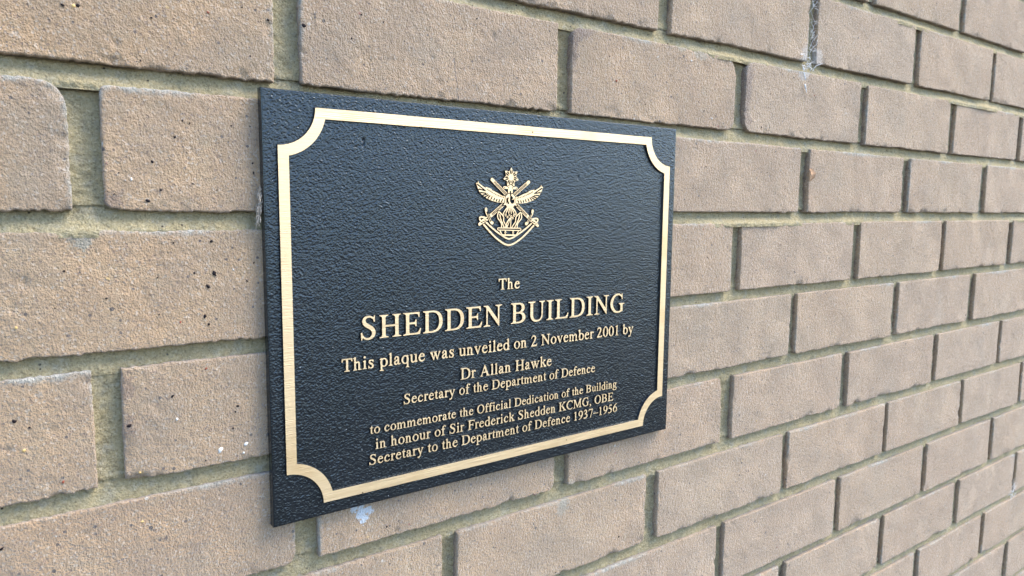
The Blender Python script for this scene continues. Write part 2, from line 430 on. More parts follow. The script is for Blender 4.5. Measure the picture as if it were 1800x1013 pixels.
bV, bF, bA = [], [], []
voff = 0
for (z0, z1, joints) in COURSES:
    for j in range(len(joints) - 1):
        x0, x1 = joints[j][1], joints[j + 1][0]
        cx = (x0 + x1) / 2; cz = (z0 + z1) / 2
        infr = (-0.25 < x1 and x0 < 1.62 and z0 < 0.30 and z1 > -0.86)
        dist = math.hypot(max(0, x0 + 0.047), 0.5)
        res = (0.0012 if dist < 0.57 else 0.0024 if dist < .85 else 0.0036) if infr else 0.012
        seed = int(rng.integers(1, 10000)); tint = float(rng.uniform(0, 1))
        w, h = x1 - x0, z1 - z0
        a1 = edge_coords(w, res); b1 = edge_coords(h, res)
        A, B = np.meshgrid(a1, b1)
        nz_, nx_ = A.shape
        X = A.copy(); Z = B.copy()
        # rounded corners: square -> disc
        for ux, uz in ((0, 0), (1, 0), (0, 1), (1, 1)):
            rad = float(rng.choice([.0007, .0014, .0025, .0055], p=[.45, .35, .14, .06]))
            for (qx, qz), rr in ROUND.items():
                if abs((x1 if ux else x0) - qx) < .004 and abs((z1 if uz else z0) - qz) < .004: rad = rr
            da = (w - A) if ux else A; db = (h - B) if uz else B
            m = (da < rad) & (db < rad)
            p = (rad - da[m]) / rad; q = (rad - db[m]) / rad
            f = np.maximum(p, q) / np.maximum(np.hypot(p, q), 1e-9)
            na = rad - rad * p * f; nb = rad - rad * q * f
            X[m] = (w - na) if ux else na; Z[m] = (h - nb) if uz else nb
        gx = x0 + X; gz = z0 + Z
        # wandering arrises
        fw = .014

        def en(t, s, amp, hi=.85):
            return amp * (fbm(t * 22, s * 7.7, seed + s, 2) * .7 + fbm(t * 380, s * 3.3, seed + s, 3) * hi * (1 + .8 * fbm(t * 30, s * 1.7, seed + s + 9, 2)))
        wl = np.clip(1 - A / fw, 0, 1); wr = np.clip(1 - (w - A) / fw, 0, 1)
        wb = np.clip(1 - B / fw, 0, 1); wt = np.clip(1 - (h - B) / fw, 0, 1)
        gx = gx + wl * en(gz, 1, .0007) + wr * en(gz, 2, .0007)
        gz = gz + wb * (en(gx, 3, .0012, .95)) + wt * en(gx, 4, .0008)
        d = np.minimum(np.minimum(A, w - A), np.minimum(B * 1.8, h - B))
        r = float(rng.uniform(.0008, .0017))
        y = np.where(d < r, r - np.sqrt(np.maximum(0, r * r - (r - np.minimum(d, r)) ** 2)), 0.0)
        # chips, stronger under the brick
        cn = fbm(gx * 75, gz * 75, seed + 50, 3)
        ed = np.clip(1 - np.minimum(np.minimum(A, w - A), np.minimum(B * .7, (h - B) * 1.2)) / .0075, 0, 1)
        eb = np.clip(1 - B / .0045, 0, 1)
        y = y + ed * np.clip(cn - .34, 0, 1) * .005 + eb * np.clip(cn - .1, 0, 1) * .006 * np.clip(fbm(gx * 11, gz * 3, seed + 55, 2) + .45, 0, 1.2)
        # surface relief
        y = y + fbm(gx * 240, gz * 240, seed + 7, 3) * .00033 + fbm(gx * 30, gz * 40, seed + 8, 2) * .00045
        y = y + rng.uniform(-.0004, .0004) + (A / w - .5) * rng.uniform(-.0009, .0009) + (B / h - .5) * rng.uniform(-.0008, .0008)
        for q in range(int(rng.integers(3, 8)) if infr else 0):        # open pores and drag marks
            px, pz = rng.uniform(x0 + .01, x1 - .01), rng.uniform(z0 + .008, z1 - .008)
            rr = rng.uniform(.0012, .003)
            y = y + np.exp(-((gx - px) ** 2 + ((gz - pz) * rng.uniform(.6, 1.6)) ** 2) / rr ** 2) * rng.uniform(.0004, .0012)
        V = np.stack([gx, y, gz], -1).reshape(-1, 3)
        G = np.zeros_like(A); Bn = np.zeros_like(A)
        # mortar left on upper and side arrises, dark fired skin plus painted shade under the brick
        sn = fbm(gx * 22, gz * 22, seed + 60, 2)
        G = np.clip(1 - (h - B) / (.0035 + .0035 * np.clip(sn, -.4, 1)), 0, 1) * np.clip(.25 + 1.1 * sn, 0, 1)
        G = np.maximum(G, np.clip(1 - np.minimum(A, w - A) / (.003 + .003 * np.clip(sn, -.5, 1)), 0, 1) * .8 * np.clip(sn + .35, 0, 1))
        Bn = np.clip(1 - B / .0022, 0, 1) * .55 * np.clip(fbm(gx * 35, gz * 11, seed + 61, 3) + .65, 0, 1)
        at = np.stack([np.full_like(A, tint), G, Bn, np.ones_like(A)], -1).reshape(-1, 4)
        idx = np.arange(nz_ * nx_).reshape(nz_, nx_)
        q = np.stack([idx[:-1, :-1], idx[:-1, 1:], idx[1:, 1:], idx[1:, :-1]], -1).reshape(-1, 4)
        faces = [q]
        # skirt into the joint
        ring = np.concatenate([idx[0, :-1], idx[:-1, -1], idx[-1, :0:-1], idx[:0:-1, 0]])
        vs = [V]; as_ = [at]; prev = ring; base = len(V)
        rv = V[ring]; ra = at[ring].copy()
        nrm = np.zeros((len(ring), 2))
        k1, k2, k3 = nx_ - 1, nx_ - 1 + nz_ - 1, 2 * (nx_ - 1) + nz_ - 1
        nrm[:k1, 1] = 1; nrm[k1:k2, 0] = -1; nrm[k2:k3, 1] = -1; nrm[k3:, 0] = 1
        side = np.zeros(len(ring), int); side[k1:k2] = 1; side[k2:k3] = 2; side[k3:] = 3
        ra[side == 0, 2] = np.maximum(ra[side == 0, 2], .7); ra[side == 2, 1] = 0; ra[side == 2, 3] = 0.0  # underside: fired brown with some painted shade; top: dirt
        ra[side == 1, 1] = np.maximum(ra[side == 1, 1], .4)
        ra[side == 3, 2] = .8; ra[side == 3, 1] = 0.0  # left-facing joint sides: shade painted in as dark brown
        for dep in (.0055, .009, .016):
            nv = rv.copy()
            off = .0004 + np.where(side == 0, .0009, .0005) * fbm(rv[:, 0] * 260 + dep * 900, rv[:, 2] * 260, seed + 70, 2)
            nv[:, 0] += nrm[:, 0] * off; nv[:, 2] += nrm[:, 1] * off
            nv[:, 1] = np.maximum(dep, rv[:, 1] + .001 + dep * .1)
            vs.append(nv); as_.append(ra)
            cur = np.arange(base, base + len(ring)); base += len(ring)
            pn, cn2 = np.roll(prev, -1), np.roll(cur, -1)
            faces.append(np.stack([prev, cur, cn2, pn], -1))
            prev = cur
        V = np.concatenate(vs); at = np.concatenate(as_)
        bV.append(V); bA.append(at); bF += [f + voff for f in faces]; voff += len(V)
brickV = np.concatenate(bV); brickA = np.concatenate(bA); brickF = np.concatenate(bF)

# mineral flecks that show on the brick faces (x, z, size in mm)
FLECKS = [
    [(-0.0086,0.0356,1.5),(-0.001,0.0365,1.8),(0.0373,0.0357,1),(0.0525,-0.0245,1.2),(0.0567,-0.0259,1),(0.0477,-0.035,1.2),(0.0821,-0.0256,0.8),(0.094,-0.0251,0.8),(0.0341,-0.0507,1.3),(0.0154,-0.0582,0.9),(0.0382,-0.068,1.2),(0.0305,-0.0748,2),(0.0123,-0.0709,0.9),(0.0951,-0.0492,1),(0.0953,-0.0556,1.5),(0.0573,-0.0637,1),(0.0717,-0.0674,0.7),(0.044,-0.1012,0.9),(-0.0159,-0.1165,1),(0.005,-0.1342,1),(-0.0216,-0.1381,0.8),(0.0338,-0.1463,0.9),(0.0609,-0.1497,2),(0.0632,-0.1552,1.2),(0.0339,-0.1228,1.1),(0.0557,-0.121,1),(0.0679,-0.1219,2.6),(0.0637,-0.1303,2),(0.0885,-0.1279,1),(0.0934,-0.1158,1.2),(-0.0451,-0.2025,2),(-0.038,-0.2075,1.2),(0.0392,-0.2003,1.8),(0.0797,-0.2132,1.4),(0.0781,-0.2169,1),(0.0123,-0.2083,1.8),(0.0136,-0.2152,2),(0.0762,-0.2281,1),(0.0579,-0.2472,0.9),(-0.015,-0.2495,2.6),(-0.0555,-0.2771,1.8),(0.1741,0.0586,1.2),(0.1913,0.0561,1),(0.1664,0.041,1),(0.272,0.0707,1),(0.2583,0.0609,0.7),(0.1320,0.0451,2),(0.1081,0.0451,1.2),(0.7461,0.0531,1),(0.6589,0.0494,1),(0.5547,-0.0341,1),(0.5633,-0.1289,1),(0.7943,-0.1377,1),(0.4159,0.0597,0.9),(0.5486,0.0219,1.2),(0.1895,-0.3282,1.2),(0.2941,-0.3753,1),(0.8035,-0.3947,1)],
    [(0.0459,-0.1525,1.2),(0.0603,-0.1846,1.5),(-0.0232,-0.244,1.5),(0.7435,0.0554,1.2),(0.4251,0.039,1.7),(1.2599,-0.2505,1.2),(0.0702,0.0439,1.3)],
    [(0.0799,-0.1198,1),(0.0413,-0.2158,1.5),(0.0676,-0.2417,3),(0.0845,-0.2409,2.4),(0.0827,-0.2467,1.1),(0.5268,0.069,1.3),(0.5615,0.0155,1.3),(0.022,-0.0618,1.6)],
    [(-0.0033,0.0358,1.6),(0.0777,-0.2500,1.3),(-0.0415,-0.2206,1.5),(0.0182,-0.2470,1.2),(0.027,-0.1655,1.2),(0.0181,-0.2799,1.5)]]
for q in range(150):
    FLECKS[int(rng.choice([0, 0, 0, 0, 1, 2, 3]))].append((float(rng.uniform(-.15, 1.55)), float(rng.uniform(-.75, .24)), float(rng.uniform(.6, 1.7) * rng.uniform(.7, 1))))
fV, fF, fM = [], [], []
fo = len(brickV)
for mi, L in enumerate(FLECKS):
    for x, z, s in L:
        n = 9; rad = s * .00088
        ph = rng.uniform(0, 6.28); el = rng.uniform(.55, 1.0)
        dd = (brickV[:, 0] - x) ** 2 + (brickV[:, 2] - z) ** 2
        near = np.argsort(dd[:])[:6] if False else np.argpartition(dd, 8)[:8]
        if dd[near].max() > 2.5e-5 or brickV[near, 1].max() > .0016: continue
        ys = brickV[near, 1].min()
        ang = np.linspace(0, 2 * np.pi, n, endpoint=False)
        rr = rad * rng.uniform(.65, 1.15, n)
        ex, ez = np.cos(ang) * rr, np.sin(ang) * rr * el
        rx = ex * math.cos(ph) - ez * math.sin(ph); rz = ex * math.sin(ph) + ez * math.cos(ph)
        o0 = fo + sum(len(v) for v in fV)
        lift = .00028 + (.0003 if mi == 2 else 0)
        v = [(x + rx[i], ys + .0006, z + rz[i]) for i in range(n)] + [(x + rx[i] * .8, ys - lift * .7, z + rz[i] * .8) for i in range(n)] + [(x, ys - lift, z)]
        fV.append(np.array(v))
        for i in range(n):
            k = (i + 1) % n
            fF += [(o0 + i, o0 + k, o0 + n + k, o0 + n + i), (o0 + n + i, o0 + n + k, o0 + 2 * n, o0 + 2 * n)]
            fM += [mi + 1, mi + 1]
fV = np.concatenate(fV)
fq = [f for f in fF if f[2] != f[3]]; ft = [f[:3] for f in fF if f[2] == f[3]]
mq = [m for f, m in zip(fF, fM) if f[2] != f[3]]; mt = [m for f, m in zip(fF, fM) if f[2] == f[3]]
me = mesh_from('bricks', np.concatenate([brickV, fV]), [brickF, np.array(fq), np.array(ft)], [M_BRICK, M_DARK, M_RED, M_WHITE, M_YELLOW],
               np.concatenate([np.zeros(len(brickF)), mq, mt]), True, {'wear_shade': np.concatenate([brickA, np.tile([.5, 0, 0, 1], (len(fV), 1))])})
wall = bpy.data.objects.new('brick_wall', None)
COL.objects.link(wall)
wall.location = (0.3, 0, GZ)
wall.empty_display_size = .1
tag(wall, 'sand coloured face brick wall with recessed olive grey mortar joints behind the dark plaque', 'wall')


def wl_local(me):
    me.transform(Matrix.Translation((-0.3, 0, -GZ)))
    return me


# keep object coordinates equal to world metres: the parts stay at the world origin
def part(name, me, parent):
    o = link(name, me, parent)
    o.matrix_parent_inverse = Matrix.Translation(-Vector(parent.location))
    return o


part('brick_courses', me, wall)

# mortar: strips with a common height function
mV, mF = [], []
mo = 0


def mort_y(x, z, zu=None, zl=None):
    y = .0054 + fbm(x * 60, z * 60, 900, 3) * .0011 + fbm(x * 420, z * 420, 901, 3) * .0011 + fbm(x * 9, z * 9, 902, 2) * .0014
    return y


def strip(xs, zs, fn):
    global mo
    Xg, Zg = np.meshgrid(xs, zs)
    Yg = fn(Xg, Zg)
    idx = np.arange(Xg.size).reshape(Xg.shape) + mo
    mV.append(np.stack([Xg, Yg, Zg], -1).reshape(-1, 3)); mo += Xg.size
    mF.append(np.stack([idx[:-1, :-1], idx[:-1, 1:], idx[1:, 1:], idx[1:, :-1]], -1).reshape(-1, 4))


M = .004
for k, (zu, zl) in enumerate(beds):
    near = 0.30 > zl > -0.9

    def fbed(x, z, zu=zu, zl=zl):
        y = mort_y(x, z)
        s = (z - zl) / (zu - zl)
        # struck joint: fuller along the brick below, with ragged tails lapping its arris
        ramp = .0050 * np.clip(1 - s * 1.9, 0, 1) * (.45 + .9 * np.clip(fbm(x * 14, z * 3, 910 + k, 3) + .3, 0, 1))
        y = y - ramp * (1.0 if zl > -.12 else .22) + (0.0 if zl > -.12 else .0004)
        y = y + .0022 * np.clip(s - .55, 0, 1) * 2 * np.clip(fbm(x * 20, z * 2, 950 + k, 3) + .7, 0, 1.3) * (1.0 if zl > -.12 else .5)
        return y
    for xa, xb, rs in ((XMIN - .02, -.25, .012), (-.25, .42, .0012), (.42, .9, .002), (.9, 1.65, .004), (1.65, XMAX, .012)):
        rs = rs if near else .012
        strip(np.linspace(xa, xb, int((xb - xa) / rs) + 2), np.linspace(zl - M, zu + M, 22 if near else 4), fbed)
for (z0, z1, joints) in COURSES:
    for (xa, xb) in joints:
        near = (-.25 < xa < 1.65 and z1 < .3 and z0 > -.9)
        c0 = (xa + xb) / 2; hw = (xb - xa) / 2

        def fh(x, z, c0=c0, hw=hw, z0=z0, z1=z1):
            y = mort_y(x, z) + (.0012 if c0 < .05 else .0022 if c0 < .3 else .0030) - .0014 * ((x - c0) / hw) ** 2
            e = np.minimum(z - (z0 + M), (z1 - M) - z)
            g = np.clip(e / .007, 0, 1); g = g * g * (3 - 2 * g)
            return mort_y(x, z) + (y - mort_y(x, z)) * g + .0006 * np.clip(-e / .001, 0, 1)
        strip(np.linspace(xa - M, xb + M, 20 if near else 4), np.linspace(z0 + M - .001, z1 - M + .001, (58 if xa < .5 else 30) if near else 5), fh)
# solid core of the wall behind the joints
zb, zt = GZ, beds[0][1] + .09
cy0, cy1 = .0155, .11
mVc = np.array([(XMIN, cy0, zb), (XMAX, cy0, zb), (XMAX, cy0, zt), (XMIN, cy0, zt), (XMIN, cy1, zb), (XMAX, cy1, zb), (XMAX, cy1, zt), (XMIN, cy1, zt)])
mFc = np.array([(0, 1, 2, 3), (5, 4, 7, 6), (4, 0, 3, 7), (1, 5, 6, 2), (3, 2, 6, 7), (4, 5, 1, 0)]) + mo
mm = mesh_from('mortar', np.concatenate(mV + [mVc]), [np.concatenate(mF), mFc], [M_MORTAR], smooth=True)
part('mortar', mm, wall)

# ------------------------------------------------------------------ raised lettering: signed distance shapes -> relief meshes


class Shape:
    def __init__(s): s.ops = []

    def add(s, f): s.ops.append(('+', f)); return s

    def cut(s, f): s.ops.append(('-', f)); return s

    def ev(s, P):
        d = np.full(len(P), -1e9)
        for o, f in s.ops:
            v = f(P)
            d = np.maximum(d, v) if o == '+' else np.minimum(d, -v)
        return d


def poly(pts):
    a = np.array(pts, float); b = np.roll(a, -1, 0)

    def f(P):
        best = np.full(len(P), 1e18); ins = np.zeros(len(P), bool)
        for (ax, ay), (bx, by) in zip(a, b):
            ex, ey = bx - ax, by - ay
            wx, wy = P[:, 0] - ax, P[:, 1] - ay
            t = np.clip((wx * ex + wy * ey) / max(ex * ex + ey * ey, 1e-12), 0, 1)
            best = np.minimum(best, (wx - ex * t) ** 2 + (wy - ey * t) ** 2)
            if ay != by:
                c = ((ay > P[:, 1]) != (by > P[:, 1])) & (P[:, 0] < (bx - ax) * (P[:, 1] - ay) / (by - ay) + ax)
                ins ^= c
        d = np.sqrt(best)
        return np.where(ins, d, -d)
    return f


def rect(x0, y0, x1, y1): return poly([(x0, y0), (x1, y0), (x1, y1), (x0, y1)])


def path(spec):
    """'M x y L x y C x y x y x y' -> polygon points"""
    tk = spec.split(); pts = []; i = 0; cmd = None; cur = (0, 0)
    while i < len(tk):
        if tk[i] in 'MLC': cmd = tk[i]; i += 1; continue
        if cmd in 'ML':
            cur = (float(tk[i]), float(tk[i + 1])); pts.append(cur); i += 2
        else:
            c = [float(v) for v in tk[i:i + 6]]; i += 6
            for k in range(1, 13):
                t = k / 12; u = 1 - t
                pts.append((u ** 3 * cur[0] + 3 * u * u * t * c[0] + 3 * u * t * t * c[2] + t ** 3 * c[4], u ** 3 * cur[1] + 3 * u * u * t * c[1] + 3 * u * t * t * c[3] + t ** 3 * c[5]))
            cur = (c[4], c[5])
    return pts


def ring(cx, cy, rx, ry, ix, iy, n=48):
    a = np.linspace(0, 2 * np.pi, n, endpoint=False)
    o = poly(np.stack([cx + rx * np.cos(a), cy + ry * np.sin(a)], 1)); i = poly(np.stack([cx + ix * np.cos(a), cy + iy * np.sin(a)], 1))
    return lambda P: np.minimum(o(P), -i(P))


def stroke(pts, n=8):
    p = np.array(pts, float)
    if len(p) > 2:
        q = np.vstack([2 * p[0] - p[1], p, 2 * p[-1] - p[-2]]); out = []
        for k in range(1, len(q) - 2):
            for t in np.linspace(0, 1, n, endpoint=False):
                out.append(.5 * (2 * q[k] + (q[k + 1] - q[k - 1]) * t + (2 * q[k - 1] - 5 * q[k] + 4 * q[k + 1] - q[k + 2]) * t * t + (3 * q[k] - q[k - 1] - 3 * q[k + 1] + q[k + 2]) * t ** 3))
        out.append(p[-1]); p = np.array(out)

    def f(P):
        best = np.full(len(P), -1e18)
        for a, b in zip(p[:-1], p[1:]):
            ex, ey = b[0] - a[0], b[1] - a[1]
            wx, wy = P[:, 0] - a[0], P[:, 1] - a[1]
            t = np.clip((wx * ex + wy * ey) / max(ex * ex + ey * ey, 1e-12), 0, 1)
            best = np.maximum(best, a[2] + (b[2] - a[2]) * t - np.hypot(wx - ex * t, wy - ey * t))
        return best
    return f


def disc(x, y, r): return lambda P: r - np.hypot(P[:, 0] - x, P[:, 1] - y)


def serif(x0, x1, y, d, s0, s1):
    """bracketed slab serif; d=+1 grows upward from y"""
    def side(xo, s):
        return [(xo, y), (xo, y + 17 * d), (s + (xo - s) * .55, y + 24 * d), (s + (xo - s) * .2, y + 40 * d), (s, y + 78 * d)]
    L = side(x0, s0); Rr = side(x1, s1)
    return poly(L + Rr[::-1])


def flag(xs, x1, y):
    """slanted head serif of lower-case stems"""
    return poly([(xs - 62, y - 52), (xs - 60, y - 66), (xs - 20, y - 66), (xs, y - 90), (x1, y - 90), (x1, y)])


GL = {}


def G(ch, adv, *parts):
    s = Shape()
    for p in parts:
        if isinstance(p, tuple): s.cut(p[0])
        else: s.add(p)
    GL[ch] = (adv, s)


def P_(spec): return poly(path(spec))


def holed(outer, inner):
    o, i = P_(outer), P_(inner)
    return lambda P: np.minimum(o(P), -i(P))


armT = 'M 17 662 L 23 492 L 50 492 C 62 588 84 620 160 620 L 306 620 L 306 662'
G('T', 611, rect(256, 0, 356, 662), P_(armT), P_('M 595 662 L 589 492 L 562 492 C 550 588 528 620 452 620 L 306 620 L 306 662'), serif(160, 452, 0, 1, 256, 356))
G('S', 556, stroke([(447, 520, 12), (425, 585, 17), (350, 642, 22), (262, 652, 24), (178, 622, 34), (134, 540, 46), (172, 444, 52), (270, 376, 54), (378, 300, 54), (432, 205, 52), (412, 100, 44), (335, 32, 30), (250, 14, 24), (160, 36, 22), (92, 108, 17), (60, 195, 12)]),
  P_('M 448 676 L 466 676 L 470 500 L 446 500 L 425 600'), P_('M 42 200 L 66 200 L 95 90 L 72 -14 L 52 -14'))
G('H', 722, rect(104, 0, 204, 662), rect(518, 0, 618, 662), rect(150, 318, 570, 362), *[serif(a, b, y, d, s, e) for a, b, s, e in ((19, 296, 104, 204), (426, 703, 518, 618)) for y, d in ((0, 1), (662, -1))])
G('E', 611, rect(106, 0, 206, 662), serif(12, 300, 0, 1, 106, 206), serif(12, 300, 662, -1, 106, 206),
  P_('M 160 662 L 546 662 L 548 519 L 522 519 C 510 600 480 622 420 622 L 160 622'), P_('M 160 362 L 330 362 C 390 362 410 385 420 440 L 444 440 L 444 240 L 420 240 C 410 295 390 318 330 318 L 160 318'),
  P_('M 160 0 L 558 0 L 598 170 L 570 170 C 530 70 490 42 400 42 L 160 42'))
G('D', 722, holed('M 104 662 L 330 662 C 560 662 686 540 686 331 C 686 120 555 0 320 0 L 104 0', 'M 204 622 L 300 622 C 480 622 576 520 576 331 C 576 140 480 40 290 40 L 204 40'),
  serif(16, 240, 0, 1, 104, 204), serif(16, 240, 662, -1, 104, 204))
G('N', 722, rect(112, 0, 156, 600), rect(560, 100, 604, 662), P_('M 12 662 L 176 662 L 604 130 L 604 -12 L 588 -12 L 112 590 L 80 630 L 12 640'), serif(14, 254, 0, 1, 112, 156), serif(462, 706, 662, -1, 560, 604))
G('B', 667, holed('M 108 662 L 330 662 C 470 662 560 604 560 505 C 560 410 480 342 350 338 L 108 338', 'M 208 622 L 310 622 C 400 622 452 578 452 500 C 452 420 400 364 300 364 L 208 364'),
  holed('M 108 364 L 340 364 C 500 358 596 290 596 185 C 596 70 490 0 320 0 L 108 0', 'M 208 326 L 300 326 C 420 326 482 270 482 185 C 482 92 420 40 300 40 L 208 40'), serif(17, 240, 0, 1, 108, 208), serif(17, 240, 662, -1, 108, 208))
G('U', 722, P_('M 104 662 L 104 240 C 104 70 200 -14 362 -14 C 520 -14 616 75 616 240 L 616 662 L 570 662 L 570 240 C 570 105 500 32 388 32 C 270 32 206 105 206 240 L 206 662'), serif(14, 298, 662, -1, 104, 206), serif(478, 706, 662, -1, 570, 616))
G('I', 333, rect(116, 0, 218, 662), serif(18, 316, 0, 1, 116, 218), serif(18, 316, 662, -1, 116, 218))
G('L', 611, rect(106, 0, 206, 662), serif(12, 296, 662, -1, 106, 206), serif(12, 240, 0, 1, 106, 206), P_('M 160 0 L 556 0 L 598 174 L 570 174 C 530 72 490 42 400 42 L 160 42'))
CARC = [(606, 492, 11), (570, 572, 18), (490, 640, 23), (380, 653, 24), (256, 620, 34), (146, 520, 48), (84, 331, 56), (138, 160, 50), (240, 54, 38), (360, 10, 27), (450, 12, 25)]
G('G', 722, stroke(CARC + [(540, 34, 28), (590, 60, 30)]), rect(532, 30, 630, 300), serif(448, 710, 320, -1, 532, 630), P_('M 584 676 L 604 676 L 616 468 L 592 468 L 560 590'))
G('C', 667, stroke(CARC + [(540, 44, 24), (612, 112, 12)]), P_('M 580 676 L 600 676 L 618 468 L 594 468 L 556 590'))
G('O', 722, ring(361, 331, 328, 345, 218, 304))
G('A', 722, stroke([(108, 10, 20), (345, 640, 22)]), P_('M 320 674 L 372 674 L 640 0 L 526 0 L 300 560'), rect(200, 216, 500, 256), serif(15, 213, 0, 1, 92, 128), serif(448, 708, 0, 1, 526, 640))
G('F', 556, rect(106, 0, 206, 662), serif(12, 303, 0, 1, 106, 206), serif(12, 300, 662, -1, 106, 206), P_('M 160 662 L 544 662 L 546 519 L 520 519 C 510 600 480 622 420 622 L 160 622'), P_('M 160 362 L 330 362 C 390 362 410 385 420 440 L 444 440 L 444 240 L 420 240 C 410 295 390 318 330 318 L 160 318'))
G('K', 722, rect(106, 0, 206, 662), serif(12, 298, 0, 1, 106, 206), serif(12, 298, 662, -1, 106, 206), stroke([(210, 320, 22), (550, 640, 24)]), P_('M 268 400 L 350 450 L 668 0 L 526 0'), serif(420, 690, 662, -1, 510, 580), serif(418, 723, 0, 1, 526, 668))
G('M', 889, rect(118, 0, 162, 640), rect(664, 0, 764, 662), P_('M 12 662 L 214 662 L 452 150 L 440 20 L 420 20 L 110 640 L 12 640'), P_('M 690 662 L 764 662 L 764 600 L 455 20 L 425 20 L 430 110'), serif(12, 256, 0, 1, 118, 162), serif(566, 864, 0, 1, 664, 764), serif(664, 864, 662, -1, 664, 764))
ARCH = lambda x: stroke([(x + 70, 340, 18), (x + 130, 412, 26), (x + 200, 420, 34), (x + 254, 370, 41), (x + 270, 290, 42)])
G('h', 500, rect(72, 0, 156, 683), flag(72, 156, 683), ARCH(72), rect(300, 0, 384, 300), serif(9, 225, 0, 1, 72, 156), serif(275, 487, 0, 1, 300, 384))
G('n', 500, rect(72, 0, 156, 460), flag(72, 156, 460), ARCH(72), rect(300, 0, 384, 300), serif(12, 225, 0, 1, 72, 156), serif(275, 485, 0, 1, 300, 384))
G('m', 778, rect(72, 0, 154, 460), flag(72, 154, 460), ARCH(70), rect(300, 0, 382, 300), ARCH(348), rect(577, 0, 660, 300), serif(16, 220, 0, 1, 72, 154), serif(255, 435, 0, 1, 300, 382), serif(535, 775, 0, 1, 577, 660))
G('u', 500, stroke([(114, 420, 42), (114, 170, 42), (140, 70, 40), (205, 32, 32), (280, 50, 24), (350, 110, 18)]), rect(338, 40, 422, 450), P_('M 9 450 L 156 450 L 156 400 L 60 425 L 9 432'), P_('M 259 450 L 422 450 L 422 390 L 310 425 L 259 432'), P_('M 338 90 L 338 -10 L 480 40 L 479 56 L 422 60 L 422 100'))
G('i', 278, rect(97, 0, 181, 460), flag(97, 181, 460), serif(16, 253, 0, 1, 97, 181), disc(134, 620, 56))
G('l', 278, rect(97, 0, 181, 683), flag(97, 181, 683), serif(19, 257, 0, 1, 97, 181))
G('o', 500, ring(250, 225, 221, 236, 133, 198))
BOWLR = ring(245, 225, 222, 236, 130, 190)
G('d', 500, ring(240, 222, 213, 233, 122, 180), rect(338, 20, 422, 683), flag(338, 422, 683), P_('M 338 80 L 338 -12 L 490 32 L 490 50 L 422 60 L 422 100'))
G('b', 500, ring(258, 222, 212, 234, 122, 182), rect(70, 20, 154, 683), flag(70, 154, 683))
G('p', 500, ring(262, 222, 212, 236, 124, 184), rect(72, -217, 156, 460), flag(72, 156, 460), serif(6, 247, -217, 1, 72, 156))
G('q', 500, ring(238, 222, 212, 236, 124, 184), rect(344, -217, 428, 450), serif(262, 488, -217, 1, 344, 428))
G('e', 444, stroke([(368, 290, 30), (346, 372, 38), (290, 428, 26), (225, 436, 23), (142, 390, 36), (76, 232, 46), (108, 100, 44), (190, 36, 36), (285, 34, 27), (365, 84, 17), (412, 152, 9)]), rect(90, 272, 398, 310))
G('c', 444, disc(352, 348, 46), stroke([(368, 372, 26), (310, 428, 22), (232, 434, 23), (136, 376, 38), (74, 228, 46), (106, 98, 44), (196, 34, 37), (290, 38, 27), (368, 94, 15), (404, 150, 9)]))
G('a', 444, disc(96, 338, 42), stroke([(84, 356, 22), (118, 416, 22), (196, 438, 22), (268, 406, 36), (288, 330, 42)]), rect(246, 70, 330, 340), stroke([(288, 100, 40), (312, 40, 32), (360, 26, 24), (430, 62, 10)]), stroke([(280, 278, 16), (172, 232, 28), (90, 160, 42), (86, 82, 44), (138, 32, 38), (206, 46, 26), (280, 110, 18)]))
G('s', 389, stroke([(316, 326, 10), (290, 402, 17), (206, 434, 22), (126, 408, 33), (100, 346, 38), (152, 274, 44), (242, 214, 46), (302, 132, 42), (280, 52, 36), (192, 12, 22), (108, 38, 17), (58, 126, 10)]), P_('M 306 450 L 324 450 L 328 312 L 306 312 L 280 400'), P_('M 44 150 L 66 150 L 90 70 L 66 -10 L 48 -10'))
G('r', 333, rect(75, 0, 159, 460), flag(75, 159, 460), serif(5, 245, 0, 1, 75, 159), stroke([(150, 330, 16), (200, 412, 22), (255, 424, 30)]), disc(288, 402, 47))
G('t', 278, stroke([(124, 440, 41), (124, 150, 41), (140, 64, 39), (190, 26, 26), (262, 66, 9)]), rect(16, 408, 255, 450), P_('M 12 412 L 70 440 L 138 579 L 165 579 L 165 420 L 60 410'))
G('y', 500, P_('M 36 450 L 138 450 L 296 90 L 252 -20 L 230 20'), stroke([(404, 440, 20), (262, 40, 22), (196, -130, 28), (130, -190, 34)]), disc(72, -172, 43), serif(14, 212, 450, -1, 52, 140), serif(330, 476, 450, -1, 384, 424))
G('v', 500, P_('M 38 450 L 142 450 L 296 70 L 262 -14 L 242 -14'), stroke([(396, 440, 20), (258, 20, 20)]), serif(17, 216, 450, -1, 56, 142), serif(336, 478, 450, -1, 378, 416))
G('w', 722, P_('M 34 450 L 138 450 L 274 70 L 246 -14 L 226 -14'), stroke([(356, 380, 20), (244, 20, 20)]), P_('M 266 450 L 372 450 L 510 70 L 484 -14 L 464 -14'), stroke([(616, 440, 20), (480, 20, 20)]), serif(17, 210, 450, -1, 50, 140), serif(240, 450, 450, -1, 290, 376), serif(556, 698, 450, -1, 598, 636))
G('k', 500, rect(72, 0, 156, 683), flag(72, 156, 683), serif(9, 225, 0, 1, 72, 156), stroke([(150, 220, 20), (370, 430, 20)]), P_('M 196 280 L 270 320 L 478 0 L 362 0'), serif(276, 452, 450, -1, 330, 390), serif(288, 502, 0, 1, 362, 478))
G('f', 333, rect(103, 0, 187, 480), stroke([(145, 460, 42), (156, 570, 39), (204, 650, 27), (272, 664, 22), (320, 640, 26)]), disc(326, 618, 43), rect(18, 408, 309, 450), serif(20, 288, 0, 1, 103, 187))
